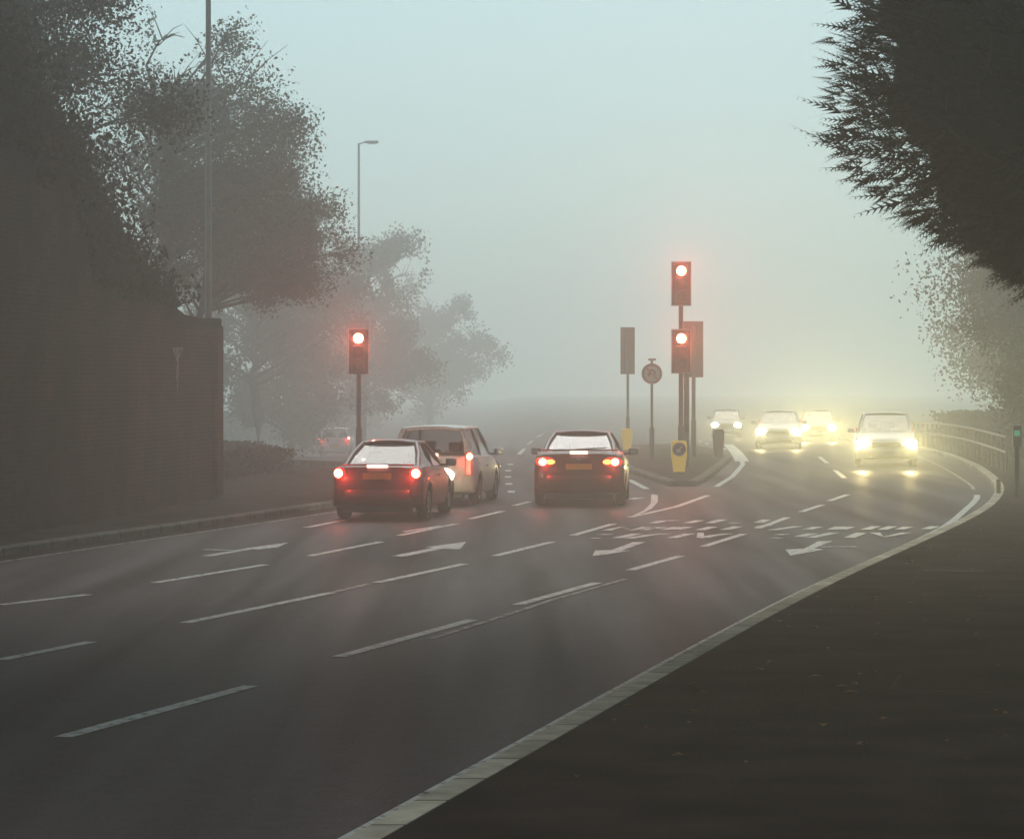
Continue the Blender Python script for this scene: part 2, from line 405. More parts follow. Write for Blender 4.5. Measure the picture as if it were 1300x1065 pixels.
# ------------------------------------------------------------------ brick wall on the left
BR = brick()
wall = empty('brick_wall', (-5.9, 61.1, 0), -math.atan(.1091))
tag(wall, 'tall dark brick retaining wall with raking top beside the left pavement', 'wall')
def wtop(d):   # d metres back from the far end
    return spline([(0, 3.6), (3.4, 3.6), (5, 3.92), (8.6, 5.0), (9.7, 5.45), (13, 6.6), (17, 7.3), (40, 7.4)], d)
ds = [0, 1, 2, 3.4, 4.2, 5, 6, 7, 8, 9, 10, 11.5, 13, 15, 18, 22, 28, 34, 42]
def wallmesh(x0, x1, zt0, zt1, m, name, par):
    V, Fc = [], []
    for d in ds:
        z0 = -.3 if zt0 is None else wtop(d)+zt0
        z1 = wtop(d)+zt1
        V += [(x0, -d, z0), (x1, -d, z0), (x1, -d, z1), (x0, -d, z1)]
    for i in range(len(ds)-1):
        for j in range(4): Fc.append((i*4+j, i*4+(j+1) % 4, (i+1)*4+(j+1) % 4, (i+1)*4+j))
    Fc += [(0, 1, 2, 3), tuple((len(ds)-1)*4+j for j in (3, 2, 1, 0))]
    o = raw(name, V, Fc, m, par); return o
wallmesh(-.9, 0, None, -.1, BR, 'brickwork', wall)
wallmesh(-.95, .05, -.097, .06, mat('sooty_coping', (0.030, 0.022, 0.020), .8, var=.3), 'coping', wall)
bm = bmesh.new()
for k in range(1): box(bm, (.045, -.3, 1.75), (.09, .6, 3.5), .01)
obj('end_pier', bm, BR, wall)
V, Fc = [], []
qi = random.Random(77)
for i in range(52000):
    d = 4.5+36*qi.random()**1.3; lip = min(1, (d-4.5)/5)
    nz = noise.noise(Vector((d*.45, 3, 0)))+.5*noise.noise(Vector((d*1.7, 9, 0)))
    drop = lip*(.9+.9*nz)
    z = wtop(d)+qi.uniform(-drop-.25*lip, .25+.55*lip*(1+nz)); x = qi.gauss(.06 if z < wtop(d) else -.45, .07 if z < wtop(d) else .35)
    p = Vector((x, -d, z)); u = Vector((qi.gauss(0, .5), qi.gauss(0, 1), qi.gauss(0, 1))).normalized(); v = u.orthogonal().normalized(); v = Matrix.Rotation(qi.uniform(-.8, .8), 3, u) @ v; sz = qi.uniform(.05, .13); b = len(V)
    V += [tuple(p-u*sz*.5), tuple(p+v*sz*.4), tuple(p+u*sz*.5), tuple(p-v*sz*.4)]; Fc.append((b, b+1, b+2, b+3))
raw('ivy', V, Fc, leafmat('ivy_leaves', (0.010, 0.009, 0.006), (0.024, 0.020, 0.012)), wall)
# pale limewash run on the wall near its far end
V = [(.006, -4.35, 3.02), (.006, -3.35, 3.05), (.006, -3.45, 2.93), (.006, -3.72, 2.85), (.006, -3.80, 2.45), (.006, -3.9, 2.12), (.006, -3.98, 2.5), (.006, -4.02, 2.83), (.006, -4.2, 2.93)]
raw('pale_stain', V, [tuple(range(9))], mat('lime_stain', (0.34, 0.27, 0.24), .9, col2=(0.06, 0.045, 0.04), vscale=9), wall)

# ------------------------------------------------------------------ lamps
def spot(name, parent, loc, direction, power, col, deg=150, blend=.9, rad=.05):
    l = bpy.data.lights.new(name, 'SPOT'); l.energy = power; l.color = col; l.spot_size = math.radians(deg); l.spot_blend = blend; l.shadow_soft_size = rad
    o = bpy.data.objects.new(name, l); COL.objects.link(o); o.parent = parent; o.location = loc
    o.rotation_euler = Vector(direction).to_track_quat('-Z', 'Y').to_euler()
    return o

def point(name, parent, loc, power, col, rad):
    l = bpy.data.lights.new(name, 'POINT'); l.energy = power; l.color = col; l.shadow_soft_size = rad
    o = bpy.data.objects.new(name, l); COL.objects.link(o); o.parent = parent; o.location = loc
    return o

# ------------------------------------------------------------------ traffic signals
POSTM = mat('grey_signal_post', (0.075, 0.065, 0.06), .5, var=.25, vscale=3)
BLK = mat('black_plastic', (0.018, 0.017, 0.017), .4)
BRD = mat('white_board_edge', (0.45, 0.43, 0.40), .5)
def post(bm, h, r=.057, z0=-.05):
    cyl(bm, (0, 0, z0), (0, 0, h), r, seg=18)
def signal_head(parent, zc, n=3, w=.52, pitch=.33, lit=True, face=1, xo=0.0, power=1200):
    """face=1: lenses look towards -Y"""
    H = pitch*n+.16; hd = empty('signal_head', (xo, -.13*face, zc), 0 if face > 0 else math.pi); hd.parent = parent
    bm = bmesh.new(); box(bm, (0, 0, 0), (w, .02, H), .004); obj('backing_board', bm, BLK, hd)
    bm = bmesh.new(); e = .022
    for s in (-1, 1):
        box(bm, (s*(w/2-e/2), -.0125, 0), (e, .004, H-.01)); box(bm, (0, -.0125, s*(H/2-e/2-.002)), (w-2*e-.002, .004, e))
    obj('board_border', bm, BRD, hd)
    bm = bmesh.new()
    for k in range(n): box(bm, (0, .02, (k-(n-1)/2)*pitch), (.32, .20, pitch-.012), .02)
    obj('housing', bm, BLK, hd)
    for k in range(n):
        z = ((n-1)/2-k)*pitch
        red = lit and k == 0
        colr = [(0.25, 0.02, 0.015), (0.2, 0.09, 0.01), (0.01, 0.12, 0.07), (0.01, 0.12, 0.07)][k]
        m = mat('red_lamp_lit', (0.4, 0.02, 0.01), .3, emit=(1, .30, .16), estr=16) if red else mat('unlit_lens_%d' % k, tuple(c*.5 for c in colr), .2)
        bm = bmesh.new(); M = Matrix.Translation((0, -.085, z)) @ Matrix.Rotation(math.radians(90), 4, 'X')
        lathe(bm, [(.125, 0), (.11, .018), (.07, .03), (0, .036)], M, 24)
        obj('lens', bm, m, hd, True)
        bm = bmesh.new(); seg = 20
        ring = []
        for i in range(seg+1):
            a = math.radians(-35+250*i/seg); c, s = math.cos(a), math.sin(a)
            dep = .10+.16*max(0, s)
            ring.append([bm.verts.new((c*.142, -.08, z+s*.142)), bm.verts.new((c*.137, -.08-dep, z+s*.137)), bm.verts.new((c*.131, -.08-dep, z+s*.131)), bm.verts.new((c*.135, -.08, z+s*.135))])
        for a, b in zip(ring, ring[1:]):
            for j in range(3): bm.faces.new((a[j], b[j], b[j+1], a[j+1]))
        obj('visor', bm, BLK, hd, True)
        if red: point('red_lamp_glow', hd, (0, -.22, z), 28, (1, .10, .05), .05)
        if red: spot('red_lamp', hd, (0, -.30, z), (0, -1, .0), power, (1, .10, .06), 46, 1.0, .06)
    return hd
def bracket(bm, z, y=-.08, l=.18):
    box(bm, (0, y/2-.01, z), (.07, l, .05), .005)
SIGP = 950
def signal(name, label, xy, posts_h, heads, base=0.0, group='red traffic signals', r=.06):
    t = empty(name, (xy[0], xy[1], gz(*xy)+base)); tag(t, label, 'traffic light', group)
    bm = bmesh.new(); post(bm, posts_h, r); obj('post', bm, POSTM, t, False)
    bm = bmesh.new(); cyl(bm, (0, 0, .0), (0, 0, 1.1), r+.018, seg=18); cyl(bm, (0, 0, 1.1), (0, 0, 1.16), r+.018, r, seg=18); obj('post_sleeve', bm, POSTM, t)
    for h in heads:
        signal_head(t, **h)
        f = h.get('face', 1)
        for s in (-.38, .38):
            bm = bmesh.new(); box(bm, (0, -.05*f, h['zc']+s), (.06, .10, .04), .004); obj('bracket', bm, POSTM, t)
    return t
signal('traffic_signal', 'single-head red traffic light on the left pavement beyond the stopped white car', at(455.5, 76), 3.55, [dict(zc=3.15-.12, power=SIGP)], base=.12)
signal('traffic_signal', 'tall post on the island with two red signal heads one above the other', at(864.5, 78.7), 5.35,
       [dict(zc=3.07, power=SIGP), dict(zc=4.82, power=SIGP)], base=IZ)
signal('traffic_signal', 'rear view of a long signal head at the right of the island group', at(880.5, 92), 4.0, [dict(zc=3.28, n=4, w=.60, pitch=.385, lit=False, face=-1)], base=IZ, group='signals seen from behind')
signal('traffic_signal', 'faint grey signal seen from behind at the far left end of the island', at(797, 106), 4.0, [dict(zc=3.45, n=4, w=.50, pitch=.37, lit=False, face=-1)], base=IZ, group='signals seen from behind', r=.045)
t = empty('signal_post', (*at(871.5, 81), IZ)); tag(t, 'bare grey post standing close behind the double-headed red signal', 'post')
bm = bmesh.new(); post(bm, 2.75, .075); obj('shaft', bm, POSTM, t)
bm = bmesh.new(); box(bm, (0, -.10, 1.05), (.12, .09, .24), .015); obj('push_button_box', bm, BLK, t)

# green pedestrian demand unit on the right pavement
t = empty('crossing_indicator', (*at(1291, 60), .12)); tag(t, 'slim dark post with a small green light at the right edge of the photo', 'crossing light')
bm = bmesh.new(); post(bm, 1.1, .05); obj('post', bm, BLK, t)
bm = bmesh.new(); box(bm, (0, 0, 1.2), (.17, .14, .42), .02); obj('housing', bm, BLK, t)
bm = bmesh.new(); box(bm, (-.01, -.075, 1.25), (.11, .012, .11), .02); obj('green_lens', bm, mat('green_lens', (0.01, .2, .12), .3, emit=(.08, .6, .35), estr=.30), t)

# no-U-turn sign
WHT = mat('sign_white', (0.55, 0.55, 0.52), .45)
REDM = mat('sign_red', (0.30, 0.03, 0.03), .45)
t = empty('no_u_turn_sign', (*at(827.5, 88), IZ+gz(4, 88))); tag(t, 'round red-ringed no U-turn sign on a thin grey post on the island', 'road sign')
bm = bmesh.new(); post(bm, 2.95, .038); obj('post', bm, POSTM, t)
bm = bmesh.new(); cyl(bm, (0, 0, -.02), (0, 0, .95), .07, seg=16); obj('post_sleeve', bm, POSTM, t)
MX = Matrix.Translation((0, -.055, 2.52)) @ Matrix.Rotation(math.radians(90), 4, 'X')
bm = bmesh.new(); lathe(bm, [(0, -.02), (.30, -.02), (.30, 0), (0, 0)], MX, 40); obj('sign_plate', bm, WHT, t)
bm = bmesh.new(); lathe(bm, [(.298, .001), (.298, .004), (.225, .004), (.225, .001)], MX, 40); obj('red_ring', bm, REDM, t)
bm = bmesh.new(); n = 16; prev = None
for i in range(n+1):   # inverted U with arrowhead at left
    a = math.pi*i/n; c, s = math.cos(a), math.sin(a)
    v = [bm.verts.new((c*.105, -.0605, 2.54+s*.105)), bm.verts.new((c*.055, -.0605, 2.54+s*.055))]
    if prev: bm.faces.new((prev[0], prev[1], v[1], v[0]))
    prev = v
quadface(bm, [(.055, -.0605, 2.54), (.105, -.0605, 2.54), (.105, -.0605, 2.39), (.055, -.0605, 2.39)])
bm.faces.new([bm.verts.new(p) for p in ((-.135, -.0605, 2.53), (-.025, -.0605, 2.53), (-.08, -.0605, 2.42))])
obj('turn_arrow', bm, BLK, t)
bm = bmesh.new(); box(bm, (0, -.0635, 2.52), (.05, .002, .46), 0, None); o = obj('red_bar', bm, REDM, t)
for v in o.data.vertices:
    x, z = v.co.x, v.co.z-2.52; a = math.radians(45); v.co.x, v.co.z = x*math.cos(a)-z*math.sin(a), 2.52+x*math.sin(a)+z*math.cos(a)
bm = bmesh.new(); box(bm, (0, -.16, 2.93), (.22, .2, .06), .02); box(bm, (0, -.03, 2.93), (.05, .12, .03), .004); obj('sign_light', bm, POSTM, t)

# keep-left bollards
YEL = mat('bollard_yellow', (0.62, 0.42, 0.03), .45, emit=(1, .62, .05), estr=.22)
def bollard(label, xy, h, w, body, disc=True, back=False, base=IZ):
    t = empty('bollard', (*xy, gz(*xy)+base)); tag(t, label, 'bollard', 'bollards on the traffic island')
    bm = bmesh.new(); rings = []
    prof = [(0, .66, .6), (.04, .74, .7), (.3*h, .86, .85), (.55*h, 1, 1), (.88*h, 1, 1), (.96*h, .93, .9), (h, .78, .7)]
    for z, a, b in prof:
        r = []
        for i in range(24):
            ang = 2*math.pi*i/24; c, s = math.cos(ang), math.sin(ang)
            r.append(bm.verts.new((math.copysign(abs(c)**.45, c)*w/2*a, math.copysign(abs(s)**.6, s)*.11*b, z)))
        rings.append(r)
    for a, b in zip(rings, rings[1:]):
        for i in range(24): bm.faces.new((a[i], a[(i+1) % 24], b[(i+1) % 24], b[i]))
    bm.faces.new(rings[-1]); bm.faces.new(list(reversed(rings[0])))
    obj('shell', bm, body, t, False)
    bm = bmesh.new(); box(bm, (0, 0, -.01), (w*.9, .26, .05), .01); obj('base_plate', bm, BLK, t)
    if disc:
        zc = h*.73
        M = Matrix.Translation((0, -.112, zc)) @ Matrix.Rotation(math.radians(90), 4, 'X')
        bm = bmesh.new(); lathe(bm, [(w*.44, 0), (w*.44, .006), (0, .006)], M, 28); obj('disc_rim', bm, mat('disc_rim_grey', (0.35, 0.35, 0.36), .4), t)
        bm = bmesh.new(); lathe(bm, [(w*.39, .007), (w*.39, .010), (0, .010)], M, 28); obj('disc_face', bm, mat('disc_blue', (0.02, 0.025, 0.07), .35), t)
        bm = bmesh.new(); A = math.radians(-45)   # arrow pointing down-left
        pts = [(-.02, .10), (.02, .10), (.02, -.02), (.065, -.02), (0, -.105), (-.065, -.02), (-.02, -.02)]
        q = [(x*math.cos(A)-z*math.sin(A), x*math.sin(A)+z*math.cos(A)) for x, z in pts]
        f = bm.faces.new([bm.verts.new((x, -.1235, zc+z)) for x, z in q]); bmesh.ops.triangulate(bm, faces=[f]); obj('white_arrow', bm, WHT, t)
    return t
bollard('yellow keep-left bollard with a blue disc at the near nose of the island', at(862, 76.3), .80, .40, YEL)
bollard('small faint yellow bollard under the distant left signal on the island', at(796, 104), .75, .36, YEL, disc=False)
bollard('dark dull bollard at the right side of the island near its white line', at(912, 93), .84, .36, mat('dirty_bollard', (0.10, 0.075, 0.03), .6), disc=False)

# small marker post on the right kerb
t = empty('marker_post', (*P(1252, 634), .12)); tag(t, 'short pale yellow marker post on the right kerb', 'marker post')
t.location.x += .25
bm = bmesh.new(); box(bm, (0, 0, .14), (.09, .06, .32), .02); obj('stub', bm, mat('pale_marker', (0.45, 0.33, 0.16), .6), t)
bm = bmesh.new(); box(bm, (0, -.033, .22), (.06, .008, .08)); obj('reflector', bm, mat('amber_reflector', (0.6, 0.35, 0.08), .3), t)

# ------------------------------------------------------------------ lamp columns
GALV = mat('galvanised_column', (0.14, 0.145, 0.145), .45, metal=.3, var=.2, vscale=2)
def lamp_column(label, xy, h, arm, r):
    t = empty('street_lamp', (*xy, gz(*xy)+.0)); tag(t, label, 'street lamp', 'street lamps on the left')
    bm = bmesh.new(); cyl(bm, (0, 0, -.1), (0, 0, 1.4), r*1.6, seg=16); cyl(bm, (0, 0, 1.4), (0, 0, 1.5), r*1.6, r, seg=16); cyl(bm, (0, 0, 1.5), (0, 0, h), r, r*.65, seg=16); obj('column', bm, GALV, t)
    bm = bmesh.new(); cyl(bm, (0, 0, h-.05), (arm*.75, 0, h+.08), .035, seg=10); obj('arm', bm, GALV, t)
    bm = bmesh.new(); box(bm, (arm*.75+.3, 0, h+.07), (.7, .26, .13), .05); obj('lantern', bm, GALV, t)
    bm = bmesh.new(); box(bm, (arm*.75+.32, 0, h-.01), (.42, .2, .05), .02); obj('lamp_bowl', bm, mat('lamp_bowl', (.4, .4, .38), .2), t)
lamp_column('tall thin lamp column rising from behind the end of the brick wall', at(264.5, 68), 12.2, 1.2, .085)
lamp_column('faint distant street lamp above the left traffic signal', at(455.5, 152), 15.7, .45, .085)

# ------------------------------------------------------------------ guard rail on the right
t = empty('guard_rail', (13.2, 78, 0)); tag(t, 'pale two-bar guard rail curving along the right side of the road', 'guard rail')
gp = [(11.3, 66), (12.6, 78), (13.9, 92), (15.0, 106), (15.7, 120), (16.2, 136)]
RAILM = mat('galvanised_rail', (0.08, 0.072, 0.065), .5, var=.2)
gpf = [(spline([(b, a) for a, b in gp], y), y) for y in [76+2*i for i in range(31)]]
for zz in (1.0, .62):
    bm = bmesh.new()
    for a, b in zip(gpf, gpf[1:]): cyl(bm, (a[0]-13.2, a[1]-78, gz(*a)+zz), (b[0]-13.2, b[1]-78, gz(*b)+zz), .035, seg=8)
    obj('rail', bm, RAILM, t)
for a in gpf[::1]:
    bm = bmesh.new(); box(bm, (a[0]-13.2, a[1]-78, gz(*a)+.5), (.06, .06, 1.02)); obj('upright', bm, RAILM, t)

# ------------------------------------------------------------------ trees
def tube(bm, pts, rad, seg=7):
    rings = []
    for i, p in enumerate(pts):
        a, b = pts[max(0, i-1)], pts[min(len(pts)-1, i+1)]
        q = (b-a).to_track_quat('Z', 'Y')
        rings.append([bm.verts.new(p+q @ Vector((rad[i]*math.cos(2*math.pi*k/seg), rad[i]*math.sin(2*math.pi*k/seg), 0))) for k in range(seg)])
    for a, b in zip(rings, rings[1:]):
        for k in range(seg): bm.faces.new((a[k], a[(k+1) % seg], b[(k+1) % seg], b[k]))
BARK = mat('dark_bark', (0.035, 0.028, 0.022), .9, var=.3, vscale=5, bump=.6)
def tree(label, xy, H, r, cz, rz, nl, ls, m, seed, clumps=46, trunk=.22, spread=.23, group=None, name='tree', bare=0.3, hole=0.0, off=(0, 0)):
    q = random.Random(seed)
    t = empty(name, (*xy, gz(*xy))); tag(t, label, 'tree' if name != 'shrub' else 'shrub', group)
    bm = bmesh.new()
    tp = [Vector((0.0, 0, -.1))]
    for i in range(1, 7): tp.append(Vector((q.gauss(0, .12)*i*.6+off[0]*.6*(i/6)**1.6, q.gauss(0, .12)*i*.5+off[1]*.6*(i/6)**1.6, H*.78*i/6)))
    tube(bm, tp, [trunk*(1-.14*i) for i in range(7)], 9)
    cl = []
    for c in range(clumps):
        while True:
            v = Vector((q.uniform(-1, 1), q.uniform(-1, 1), q.uniform(-1, 1)))
            if .25 < v.length < 1: break
        v = v*(.5+.62*q.random())
        k = 1-.25*max(0, v.z)
        cl.append((Vector((v.x*r*k+off[0], v.y*r*k+off[1], cz+v.z*rz)), r*spread*q.uniform(.6, 1.35)))
    for c, cr in cl:
        hgt = min(H*.75, max(H*.15, c.z-.5*math.hypot(c.x-off[0], c.y-off[1])))
        f = hgt/(H*.78)*6; i = min(5, int(f)); s = tp[i].lerp(tp[i+1], f-i)
        mid = s.lerp(c, .5)+Vector((q.gauss(0, .2), q.gauss(0, .2), q.uniform(-.1, .35)))
        L = (c-s).length
        tube(bm, [s, s.lerp(mid, .55), mid, mid.lerp(c, .55)+Vector((0, 0, .1)), c], [.055*trunk/.22+.006*L, .045, .035, .022, .008], 5)
        for _ in range(5):
            e = c+Vector((q.uniform(-1, 1), q.uniform(-1, 1), q.uniform(-.6, 1)))*cr*(.9+bare)
            s2 = mid.lerp(c, q.uniform(.3, 1)); tube(bm, [s2, s2.lerp(e, .5)+Vector((0, 0, .08)), e], [.02, .012, .004], 4)
    obj('trunk', bm, BARK, t)
    V, Fc = [], []
    for i in range(nl):
        c, cr = cl[q.randrange(len(cl))]
        d = Vector((q.gauss(0, 1), q.gauss(0, 1), q.gauss(0, .8)))
        d = d*(cr*.58)
        if d.length > cr*1.55: d = d*(cr*1.55/d.length)*q.uniform(.5, 1)
        p = c+d
        if hole and noise.noise(p*.55+Vector((seed, 0, 0))) < hole-.5: continue
        s = ls*q.uniform(.5, 1.25)
        u = Vector((q.gauss(0, 1), q.gauss(0, 1), q.gauss(0, 1))).normalized(); w = u.orthogonal().normalized()
        w = (Matrix.Rotation(q.uniform(0, 6.28), 3, u) @ w)
        b = len(V)
        V += [p-u*s*.5, p+w*s*.28+u*s*.05, p+u*s*.55, p-w*s*.28+u*s*.05]
        Fc.append((b, b+1, b+2, b+3))
    raw('crown', [tuple(v) for v in V], Fc, m, t)
    return t
L_DARK = leafmat('dark_foliage', (0.012, 0.010, 0.007), (0.032, 0.026, 0.016))
L_BRWN = leafmat('autumn_foliage', (0.060, 0.042, 0.022), (0.10, 0.070, 0.035))
L_OLIV = leafmat('olive_foliage', (0.045, 0.045, 0.022), (0.080, 0.075, 0.038))
L_FAR = leafmat('grey_green_foliage', (0.050, 0.052, 0.030), (0.075, 0.075, 0.045))

# left side, nearest first
tree('large dark leafy tree rising behind the raking part of the brick wall', (-10.6, 58), 12.8, 4.4, 7.8, 5.4, 170000, .10, L_DARK, 11, 90, .3, group='trees on the left', spread=.21, hole=.0)
tree('thin autumn tree behind the lamp column with gaps of sky in its crown', (-9.3, 77), 12.0, 3.5, 7.9, 4.0, 52000, .105, L_OLIV, 12, 76, .2, spread=.2, group='trees on the left', hole=.22, off=(1.6, 0))
tree('low brown-leaved tree spreading right of the end of the brick wall', (-9.0, 80), 8.4, 2.8, 6.1, 2.1, 60000, .105, L_BRWN, 13, 70, .2, spread=.18, group='trees on the left', hole=.36, off=(2.2, 0))
tree('broad misty tree to the left of the faint distant street lamp', (-11.6, 138), 13.6, 5.5, 8.1, 5.6, 80000, .18, L_OLIV, 14, 90, .3, group='trees on the left', spread=.17, hole=.34)
tree('rounded misty tree behind the single-head left signal', (-8.8, 178), 13.0, 5.3, 7.0, 6.0, 70000, .22, L_FAR, 15, 80, .3, group='trees on the left', spread=.17, hole=.34)
tree('paler tree far back, right of the left signal head', (-7.0, 262), 13.5, 6.0, 6.6, 6.2, 40000, .28, L_FAR, 16, 70, .3, group='trees on the left', spread=.17, hole=.34)
tree('dark ivy-clad tree at the far left edge above the wall', (-12.4, 50), 15.0, 5.0, 9.8, 6.2, 190000, .10, L_DARK, 18, 80, .3, group='trees on the left')
tree('low hazy tree between the brick wall and the left signal, left one of two', (-14.5, 128), 6.5, 3.6, 3.4, 2.8, 40000, .22, L_OLIV, 19, 60, .2, group='trees on the left', spread=.19, hole=.3)
tree('low hazy tree just left of the left signal post', (-10.8, 148), 6.5, 3.6, 3.2, 2.9, 36000, .24, L_OLIV, 20, 60, .2, group='trees on the left', spread=.19, hole=.3)
# right side
tree('soft grey tree standing farther back to the left of the dark right-hand trees', (22.5, 128), 11.0, 4.8, 5.2, 5.2, 80000, .17, L_DARK, 21, 90, .3, group='trees on the right', spread=.24)
tree('low dark tree under the hanging conifer at the right edge', (15.4, 80), 8.6, 3.5, 4.6, 3.9, 80000, .15, L_DARK, 24, 70, .25, group='trees on the right', spread=.18, hole=.30)
tree('dense dark tree directly behind the near end of the guard rail', (17.6, 90), 9.8, 4.4, 5.0, 4.9, 120000, .13, L_DARK, 26, 110, .3, group='trees on the right', spread=.27)
tree('tallest dark tree at the right edge, partly behind the hanging conifer', (21.5, 98), 12.0, 5.4, 6.4, 5.8, 130000, .14, L_DARK, 27, 110, .3, group='trees on the right', spread=.27)
# unseen trees added outside the frame to darken the near road and fog
ADDED_TREES = [('unseen tree added to shade the near road on the left', -18, 22, 17, 11, 13.0, 3.6), ('unseen overhanging tree added to shade the pavement on the right', 11, 12, 17, 11, 13.0, 3.6), ('arching tree leaning over the middle of the road', -16, 36, 17.5, 11.5, 14.6, 2.8), ('second unseen arching tree leaning over the road from the right, added for shade', 17, 37, 17.5, 10.5, 14.6, 2.8), ('unseen spreading tree behind the viewer on the left, added for shade', -13, 2, 17, 10, 12.5, 4),
       ('tree behind the viewer over the pavement', 2, -9, 16, 9, 9.5, 6), ('unseen tree behind the wall nearest the viewer, added for shade', -18.5, 40, 16, 8, 11, 4.5), ('unseen leafy tree beside the pavement beyond the conifer, added for shade', 16.5, 50, 14, 6, 8.5, 5),
       ('unseen tree over the pavement edge right of the conifer, added for shade', 15, 30, 17, 10.5, 13, 3.8), ('unseen tree behind the viewer over the road, added for shade', -9, -14, 17, 10, 10, 6.5)]
for i, (lb, x, y, h, r, cz, rz) in enumerate(ADDED_TREES):
    tree(lb, (x, y), h, r, cz, rz, 60000 if i < 10 else 42000, .33 if i < 10 else .5, L_DARK, 31+i, 110, .4, spread=.17, off=((9, -2) if 'arching tree leaning' in lb and x < 0 else (-8, -2) if 'arching' in lb else (0, 0)))

# hedges
def hedge(label, pts, w, h, n, ls, m, seed):
    q = random.Random(seed); x0, y0 = pts[0]
    t = empty('hedge', (x0, y0, gz(x0, y0))); tag(t, label, 'hedge')
    V, Fc = [], []
    seglen = [math.hypot(b[0]-a[0], b[1]-a[1]) for a, b in zip(pts, pts[1:])]; T = sum(seglen)
    def along(s):
        for (a, b), l in zip(zip(pts, pts[1:]), seglen):
            if s <= l: return (a[0]+(b[0]-a[0])*s/l, a[1]+(b[1]-a[1])*s/l)
            s -= l
        return pts[-1]
    for i in range(n):
        s = q.uniform(0, T); x, y = along(s); hh = h*(.85+.3*noise.noise(Vector((s*.5, seed, 0))))
        z = hh*(1-q.random()**2*.98); x += q.gauss(0, w*.3); y += q.gauss(0, w*.2)
        p = Vector((x-x0, y-y0, z+gz(x, y)-gz(x0, y0))); u = Vector((q.gauss(0, 1), q.gauss(0, 1), q.gauss(0, 1))).normalized(); v = u.orthogonal().normalized(); sz = ls*q.uniform(.5, 1.2); b = len(V)
        V += [p-u*sz*.5, p+v*sz*.3, p+u*sz*.5, p-v*sz*.3]; Fc.append((b, b+1, b+2, b+3))
    raw('foliage', [tuple(v) for v in V], Fc, m, t)
    k = min(30, int(T/1.5)+1)
    for i in range(k):
        x, y = along(T*i/max(1, k-1)); bm = bmesh.new(); tube(bm, [Vector((x-x0, y-y0, -.1)), Vector((x-x0+.05, y-y0, h*.4)), Vector((x-x0, y-y0+.05, h*.75))], [.04, .03, .01], 5); obj('stem', bm, BARK, t)
    return t
hedge('low brown hedge just past the end of the brick wall', [(-7.5, 68), (-6.2, 78), (-8.5, 90)], 1.0, .75, 9000, .13, L_BRWN, 3)
hedge('dark hedge behind the guard rail on the right', [(14.4, 70), (16.4, 96), (18.4, 125)], 1.6, 1.5, 30000, .2, L_DARK, 4)
hedge('misty hedge across the left side of the junction', [(-40, 150), (-22, 168), (-13, 200), (-12, 260)], 2.0, 2.2, 14000, .4, L_FAR, 5)

# conifer hanging in from the upper right
def conifer():
    q = random.Random(5)
    bx, by = at(1410, 31)
    t = empty('conifer', (bx, by, .18)); tag(t, 'black conifer with feathery tips overhanging the upper right corner', 'tree')
    bm = bmesh.new(); tp = [Vector((q.gauss(0, .03), q.gauss(0, .03), z)) for z in (-.1, 2, 4, 6, 8, 10, 11.5)]
    tube(bm, tp, [.26, .23, .2, .16, .11, .06, .02], 10)
    def rad(z): return spline([(3.0, .5), (3.5, 1.3), (3.75, 1.75), (4.1, 2.15), (4.6, 2.45), (5.3, 2.72), (5.8, 2.62), (6.3, 2.6), (8, 2.0), (10, 1.0), (11.6, .1)], z)
    V, Fc = [], []
    def spray(p, d, L, wd):
        # flat feathery frond: spine with paired leaflets
        side = d.cross(Vector((0, 0, 1)))
        if side.length < .1: side = Vector((1, 0, 0))
        side.normalize(); side = (Matrix.Rotation(q.uniform(-1.2, 1.2), 3, d) @ side)
        n = 7
        for i in range(n):
            f = i/(n-1); c = p+d*L*f+Vector((0, 0, -.06*L*f*f)); l = wd*(1-f*.85)
            for s in (-1, 1):
                tip = c+(side*s*.75+d*.8)*l; b = len(V); w = d*l*.22
                V.extend([c-w, tip, c+w]); Fc.append((b, b+1, b+2))
        b = len(V); V.extend([p-side*.012, p+side*.012, p+d*L*1.08]); Fc.append((b, b+1, b+2))
    N = 21000
    for i in range(N):
        z = q.uniform(3.1, 9.2); a = q.uniform(0, 2*math.pi)
        bumpy = 1+.20*noise.noise(Vector((math.cos(a)*2.2, math.sin(a)*2.2, z*1.4)))+.09*noise.noise(Vector((a*5, z*5, 1)))
        rr = rad(z)*bumpy*(1-.38*q.random()**1.5)
        d = Vector((math.cos(a), math.sin(a), q.uniform(-.45, .55)+(-.35 if z < 4.6 else .1))).normalized()
        Ls = q.uniform(.12, .24)*(1+1.3*q.random()**3)
        spray(Vector((math.cos(a)*rr, math.sin(a)*rr, z)), d, Ls, Ls*q.uniform(.22, .38))
    raw('crown', [tuple(v) for v in V], Fc, L_DARK, t)
    # inner boughs
    for i in range(240):
        z = q.uniform(3.2, 9.5); a = q.uniform(0, 6.283); rr = rad(z)*.85
        tube(bm, [Vector((0, 0, z-.1)), Vector((math.cos(a)*rr*.5, math.sin(a)*rr*.5, z-.05)), Vector((math.cos(a)*rr, math.sin(a)*rr, z+.1))], [.05, .03, .01], 5)
    obj('trunk', bm, BARK, t)
    # dense inner foliage mass, lumpy
    bm = bmesh.new(); bmesh.ops.create_icosphere(bm, subdivisions=5, radius=1)
    for v in bm.verts:
        z = 6.4+v.co.z*3.2; a = math.atan2(v.co.y, v.co.x); h = math.hypot(v.co.x, v.co.y)
        r0 = max(.05, rad(z))*.80*(1+.20*noise.noise(Vector((math.cos(a)*3, math.sin(a)*3, z*1.5)))+.06*noise.noise(v.co*14))*min(1, h*2.6)
        v.co = Vector((math.cos(a)*r0, math.sin(a)*r0, z+.12*noise.noise(v.co*9)))
    obj('inner_foliage', bm, L_DARK, t)
conifer()

